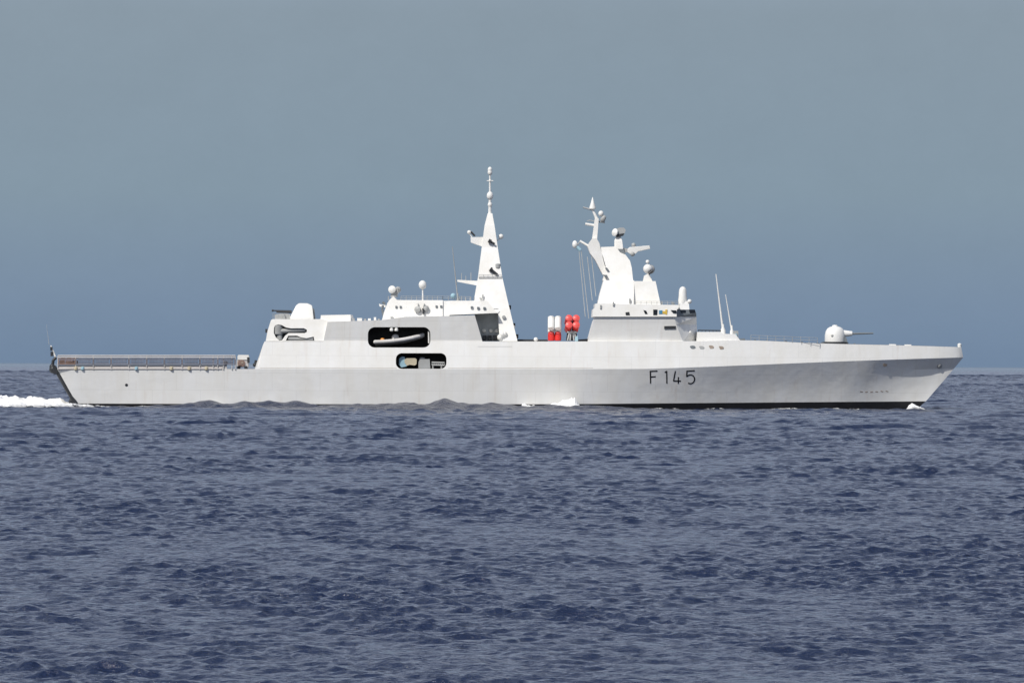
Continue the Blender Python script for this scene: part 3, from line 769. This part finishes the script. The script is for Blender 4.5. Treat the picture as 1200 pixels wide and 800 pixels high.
# safety nets round the flight deck: each frame is a part
def net(px0, px1, side, m):
    mb = MB(); y = lambda px: side * (b2(px) + 0.12)
    q = lambda px, py: P(px, py, y(px))
    top, bot = 420.2, 426.6
    for py in (top, bot): mb.tube(q(px0, py), q(px1, py), 0.075, n=6)
    for px in (px0, px1): mb.tube(q(px, top), q(px, bot), 0.075, n=6)
    n = max(3, int((px1 - px0) / 1.7))
    for k in range(1, n):
        px = px0 + (px1 - px0) * k / n
        mb.tube(q(px, top), q(px, bot), 0.022, n=4)
    for k in range(1, 4):
        py = top + (bot - top) * k / 4
        mb.tube(q(px0 + 2, py), q(px1 - 2, py), 0.05, n=4)
    return mb.build('safety_net', m, ship)
xs = [68 + 20.8 * k for k in range(11)]
for s in (-1, 1):
    for k in range(10):
        a, b = xs[k] + 0.8, xs[k + 1] - 0.8
        if b > 270 and k == 10: b = 281
        net(a, min(b, 290), s, BROWN if k == 0 else NETM)
for s in (-1, 1):
    mb = MB()
    for px in xs + [250, 262, 272]:
        y = s * (b2(px) + 0.05)
        mb.tube(P(px, 433, y), P(px, 416.8, y), 0.075, n=6)
    for py, rr in ((416.6, 0.10), (418.6, 0.09)):
        pts = [P(px, py, s * (b2(px) + 0.05)) for px in xs]
        mb.path(pts, rr, n=6)
    mb.build('guard_rail', RAILP, ship)
# deck-edge gutter bar under the nets
mb = MB()
n0 = len(mb.v)
ring = []
for px in range(68, 268, 6):
    b = b2(px) - 0.06
    top, bt = P(px, 427.6, -b), P(px, 433.4, -b)
    ring.append([bt, Vector((bt.x, -b + 0.12, bt.z)), Vector((top.x, -b + 0.12, top.z)), top])
mb.rings(ring)
mb.path([P(px, 431.9, -(b2(px) + 0.02)) for px in range(68, 266, 12)], 0.10, n=8)
mb.build('deck_edge_coaming', COAM, ship)
for px in (89, 97, 160, 201, 222, 242):
    MB().lathe(P(px, 431.6, -(b2(px) + .05)), [(.1, -.25), (.24, -.15), (.24, .15), (.1, .25)], (0, 0, 1), n=10).build('deck_edge_lamp', PALEBLUE if px in (97, 160) else TAN, ship, smooth=50)
mb = MB()
for px, w, h in ((73, 6, 4.4), (80.6, 7, 3.6), (88, 7, 4.0)):
    mb.box(P(px, 424.4, -6.9), (w * M, 0.7, h * M)); mb.box(P(px + 1, 419.6, -6.9), (w * .8 * M, .5, 1.6 * M))
mb.build('canvas_bundle', BROWN, ship, bevel=.08)
mb = MB(); mb.path([P(264.6, 430.6, -6.8), P(264.8, 424.6, -6.8)], 0.16); mb.ball(P(264.6, 425, -6.8), .3)
mb.build('deck_bollard', DARK, ship, smooth=50)
mb = MB(); mb.path([P(299.4, 428.6, -6.8), P(300.4, 422, -6.8)], 0.2); mb.ball(P(298.6, 427.4, -6.8), .26)
mb.build('deck_hydrant', DARK, ship, smooth=50)

# ------------------------------------------------------------------ railings on upper decks
def rail(pts, y, h, name, parent, step=6.0):
    mb = MB()
    for (a, b), (c, d) in zip(pts[:-1], pts[1:]):
        n = max(1, int((c - a) / step))
        for hh in (h, h * .5): mb.tube(P(a, b - hh, y), P(c, d - hh, y), 0.028, n=5)
        for k in range(n + 1):
            t = k / n; mb.tube(P(a + (c - a) * t, b + (d - b) * t, y), P(a + (c - a) * t, b + (d - b) * t - h, y), 0.034, n=5)
    return mb.build(name, GREY, parent)
rail([(320, 373.8), (338, 373.8)], -6.4, 6.5, 'roof_railing', ship)
rail([(455, 352), (455.5, 352)], -4, 5, 'roof_railing', ship)
rail([(470, 351.6), (519, 351.6), (552, 352.2)], -4.3, 4.5, 'roof_railing', ship)
rail([(880, 399.2), (958, 402.2)], -5.2, 6.5, 'bow_railing', ship, 9)
rail([(745, 357), (795, 357.2)], -5.9, 4.0, 'roof_railing', ship)

# ------------------------------------------------------------------ the boat in its bay and gear below it
boat = thing('inflatable_boat', 'grey inflatable boat with console stowed in the black upper bay of the warship', 'boat', P(467, 403, -6.2))
def child(mb, name, m, parent, smooth=40):
    for i, v in enumerate(mb.v): mb.v[i] = v - parent.location
    o = mb.build(name, m, parent, smooth=smooth); return o
Yb = -6.2
side_path = [(440, 400.6, 1.0), (450, 400.2, 1.05), (462, 399.2, 1.1), (474, 397.6, 1.05), (484, 395.6, .85), (491, 393.8, .5), (495.6, 392.6, .05)]
mb = MB()
for s in (-1, 1):
    pts = [P(a, b, Yb + s * w) for a, b, w in side_path]
    for k in range(len(pts) - 1): mb.tube(pts[k], pts[k + 1], .27, n=10)
    for p in pts: mb.ball(p, .275)
child(mb, 'tube', RUBBER, boat)
rings = []
for a, b, w in side_path:
    w2 = max(w - .1, .05)
    rings.append([P(a, b + .8, Yb - w2), P(a, b + 4.4 - max(0, a - 474) * .05, Yb), P(a, b + .8, Yb + w2), P(a, b - .2, Yb)])
child(MB().rings(rings), 'keel_hull', GREY, boat)
mb = MB(); mb.lathe(P(463.4, 399, Yb), [(.55, 0), (.5, .5), (.38, .75), (.1, .85)], n=14)
child(mb, 'console', RUBBER, boat)
mb = MB(); mb.lathe(P(448.4, 401, Yb - .3), [(.3, 0), (.34, .3), (.2, .55)], n=12)
child(mb, 'engine_cover', ORANGE, boat)
mb = MB()
for px in (459, 464.6): mb.lathe(P(px, 385.6, -7.4), [(.1, .3), (.22, .1), (.25, -.2), (.1, -.3)], n=12)
mb.build('bay_lamp', RADOME, ship, smooth=50)
MB().slab([(501.6, 388), (503, 388), (503.4, 402), (501.8, 402)], -7.2, -6.9).build('bay_ladder', WHITE, ship)

def gear(name, label, cat, build, m, loc):
    mb = MB(); build(mb)
    for i, v in enumerate(mb.v): mb.v[i] = v - loc
    o = mb.build(name, m, None, smooth=40, bevel=0.0); o.location = loc
    return tag(o, label, cat)
gear('equipment_case', 'pale blue upright case at the left end of the lower bay', 'case', lambda m_: m_.slab([(468, 420), (471, 417.6), (474, 418), (475.6, 422), (477.4, 425), (476.6, 429), (470.6, 430.4), (467.6, 427)], -7.2, -6.4), PALEBLUE, P(472, 431, -6.8))
gear('canvas_bale', 'tan canvas bale in the lower bay beside the pale blue case', 'bale', lambda m_: m_.slab([(474, 421.6), (476.6, 419.6), (486.6, 419.4), (488.4, 421), (488.2, 426.4), (486.4, 428), (480, 427.2), (477, 428.4), (474.4, 425)], -7.3, -5.9), TAN, P(481, 431, -6.8))
gear('machinery_box', 'grey machinery box with round top in the middle of the lower bay', 'machine', lambda m_: (m_.slab([(490.6, 424), (492, 421), (495, 419.2), (499, 420.6), (503.6, 420.2), (504.4, 431.6), (490.4, 431.6)], -7.2, -6.0), m_.lathe(P(495, 421, -6.8), [(.4, 0), (.3, .25), (.05, .3)], n=12)), GREY, P(497, 431.8, -6.7))
gear('stowed_ladder', 'light grey ladder lying flat at the right end of the lower bay', 'ladder', lambda m_: [m_.tube(P(506, py, y), P(521, py + .4, y), .13) for py in (424.6, 427.6) for y in (-7.0,)] + [m_.tube(P(506.6 + 2.4 * k, 424.6, -7.0), P(506.6 + 2.4 * k, 427.8, -7.0), .08) for k in range(7)] + [m_.tube(P(507.5, 428, -7), P(507.5, 432, -7), .12), m_.tube(P(517.5, 428, -7), P(517.5, 432, -7), .12)], GREY, P(513, 431.8, -7))

# machine on the flight deck
mt = thing('deck_machine', 'boxy pale deck machine with reddish front standing on the aft flight deck', 'machine', P(285.6, 432.4, -6.0))
mb = MB().slab([(278.4, 417.4), (279.6, 415.6), (291, 415.8), (291.8, 419), (291, 421.4), (278.6, 421.4)], -7.0, -5.2)
child(mb, 'hood', WHITE, mt)
mb = MB().slab([(277.6, 421.4), (291, 421.4), (291, 430), (277, 430)], -6.9, -5.3)
child(mb, 'body', COAM, mt)
child(MB().lathe(P(283, 425.6, -6.95), [(.5, -.1), (.5, .05), (.3, .1)], (0, -1, 0), n=14), 'reel', BROWN, mt)
child(MB().lathe(P(284, 424.6, -7.05), [(.16, -.1), (.16, .05)], (0, -1, 0), n=14), 'reel_hub', RUST, mt)
child(MB().slab([(289.6, 418.4), (292.4, 418.4), (292.6, 425), (290, 425)], -7.05, -6.2), 'exhaust', DARK, mt)
for px in (280, 288.4):
    child(MB().lathe(P(px, 430.6, -7.0), [(.24, -.12), (.24, .12)], (0, -1, 0), n=14), 'wheel', DARK, mt)

# ------------------------------------------------------------------ foam and spray
FOAM = mat('foam_white', (0.86, 0.87, 0.88), 0.8, 0.06, spec=0.2)
def lacy(m):
    # thin foam breaks up into patches with water between
    t = m.node_tree; b = t.nodes['Principled BSDF']
    a = t.nodes.new('ShaderNodeAttribute'); a.attribute_name = 'thick'
    c = t.nodes.new('ShaderNodeTexCoord'); mp = t.nodes.new('ShaderNodeMapping'); mp.inputs['Scale'].default_value = (1.0, 0.5, 1.6)
    n = t.nodes.new('ShaderNodeTexNoise'); n.inputs['Scale'].default_value = 1.6; n.inputs['Detail'].default_value = 6; n.inputs['Roughness'].default_value = 0.7
    t.links.new(c.outputs['Object'], mp.inputs[0]); t.links.new(mp.outputs[0], n.inputs['Vector'])
    m1 = t.nodes.new('ShaderNodeMath'); m1.operation = 'MULTIPLY_ADD'; m1.inputs[1].default_value = 2.6; m1.inputs[2].default_value = -1.55
    t.links.new(n.outputs['Fac'], m1.inputs[0])
    m2 = t.nodes.new('ShaderNodeMath'); m2.operation = 'MULTIPLY_ADD'; m2.inputs[1].default_value = 1.9; m2.use_clamp = True
    t.links.new(a.outputs['Fac'], m2.inputs[0]); t.links.new(m1.outputs[0], m2.inputs[2])
    t.links.new(m2.outputs[0], b.inputs['Alpha'])
lacy(FOAM)
def foam(name, xa, xb, yc, half, height, n, m_, seed, cut=0.0, label=None, taper=0.05, gaps=0.25):
    """Heaped foam: a rough height field, ragged where it thins out. height(t) along its length."""
    verts, idx, faces = [], {}, []
    hs = np.zeros((n + 1, m_ + 1))
    for i in range(n + 1):
        for j in range(m_ + 1):
            t, s = i / n, j / m_ * 2 - 1
            x = xa + (xb - xa) * t; y = yc(t) + s * half(t)
            q = Vector((x * 0.55 + seed, y * 0.35, seed * 1.7))
            nz_ = noise.fractal(q, 0.8, 2.1, 5) * 0.55 + noise.fractal(q * 4.1, 0.7, 2.0, 4) * 0.28
            env = (1 - s * s) ** 0.7 * min(1, t / taper) ** .8 * min(1, (1 - t) / taper) ** .8
            h = height(t) * env * (0.85 + nz_ * 0.6)
            hs[i, j] = h
            verts.append(Vector((x + noise.noise(q * 3) * .15, y, h - 0.12 + noise.noise(q * 9) * 0.06 * min(1, height(t)))))
    for i in range(n):
        for j in range(m_):
            c = verts[i * (m_ + 1) + j]
            hole = noise.fractal(Vector((c.x * 0.8 + seed * 3, c.y * 0.22, seed)), 0.9, 2.2, 4)
            if min(hs[i, j], hs[i + 1, j], hs[i, j + 1], hs[i + 1, j + 1]) > cut + max(0, hole) * gaps:
                a = i * (m_ + 1) + j
                faces.append([a, a + 1, a + m_ + 2, a + m_ + 1])
    mb = MB(); mb.add(verts, faces)
    bm_name = mb.build(name, FOAM, None, smooth=180)
    at = bm_name.data.attributes.new('thick', 'FLOAT', 'POINT')
    at.data.foreach_set('value', [float(h) for h in hs.ravel()])
    bm = bmesh.new(); bm.from_mesh(bm_name.data)
    bmesh.ops.delete(bm, geom=[v for v in bm.verts if not v.link_faces], context='VERTS')
    bm.to_mesh(bm_name.data); bm.free()
    bm_name['kind'] = 'stuff'
    if label: bm_name['label'] = label; bm_name['category'] = 'foam'
    return bm_name
px2x = lambda px: (px - 600) * M
env1 = curve([(0, .9), (.3, 1.0), (.55, 1.25), (.7, 1.35), (.82, 1.0), (.93, .8), (1, .5)])
foam('stern_wake', px2x(-420), px2x(96), lambda t: 0.5 - 2 * t, lambda t: 13 - 4 * t, lambda t: env1(t) * 1.5, 420, 44, 3.1, 0.10, 'white churned wake foam trailing from the stern')
foam('stern_wash', px2x(-420), px2x(164), lambda t: -46 + 35 * t ** 4, lambda t: 14 - 9 * t, lambda t: .85, 420, 50, 8.4, 0.2, 'thin white foam streaks on the near side of the stern', .14, .45)
env2 = curve([(0, .3), (.15, .65), (.35, .55), (.6, .7), (.8, 1.1), (.9, 1.35), (.96, 1.2), (1, .2)])
foam('side_splash', px2x(604), px2x(682), lambda t: -8.6 - .5 * t, lambda t: 1.7, lambda t: env2(t) * 1.3, 150, 22, 5.5, 0.08, 'white wave breaking against the hull amidships', .12)
foam('bow_splash', px2x(1056), px2x(1090), lambda t: -2.6 + 1.2 * t, lambda t: 1.3, lambda t: .8 * math.exp(-((t - .38) / .3) ** 2) + .3, 80, 18, 2.2, 0.1, 'small white splash under the bow', .3)
foam('aft_splash', px2x(232), px2x(318), lambda t: -7.9, lambda t: 1.0, lambda t: .08 + .5 * math.exp(-((t - .3) / .12) ** 2) + .42 * math.exp(-((t - .82) / .1) ** 2), 150, 16, 9.9, 0.14, 'low white splash along the aft hull', .15)
foam('forward_splash', px2x(700), px2x(712), lambda t: -7.9, lambda t: 1.0, lambda t: .5, 50, 14, 4.9, 0.1, 'tiny white splash on the hull ahead of the breaking wave', .4)

foam('hull_foam', px2x(150), px2x(612), lambda t: -8.4, lambda t: .9, lambda t: .34 + .12 * math.sin(t * 40), 420, 12, 6.3, 0.17, 'thin broken foam line along the waterline of the hull', .05, .5)
foam('hull_foam', px2x(684), px2x(1040), lambda t: -7.9 + 6.2 * t ** 2.2, lambda t: .9, lambda t: .30 + .1 * math.sin(t * 31), 320, 12, 1.3, 0.19, 'thin broken foam line along the waterline towards the bow', .05, .5)
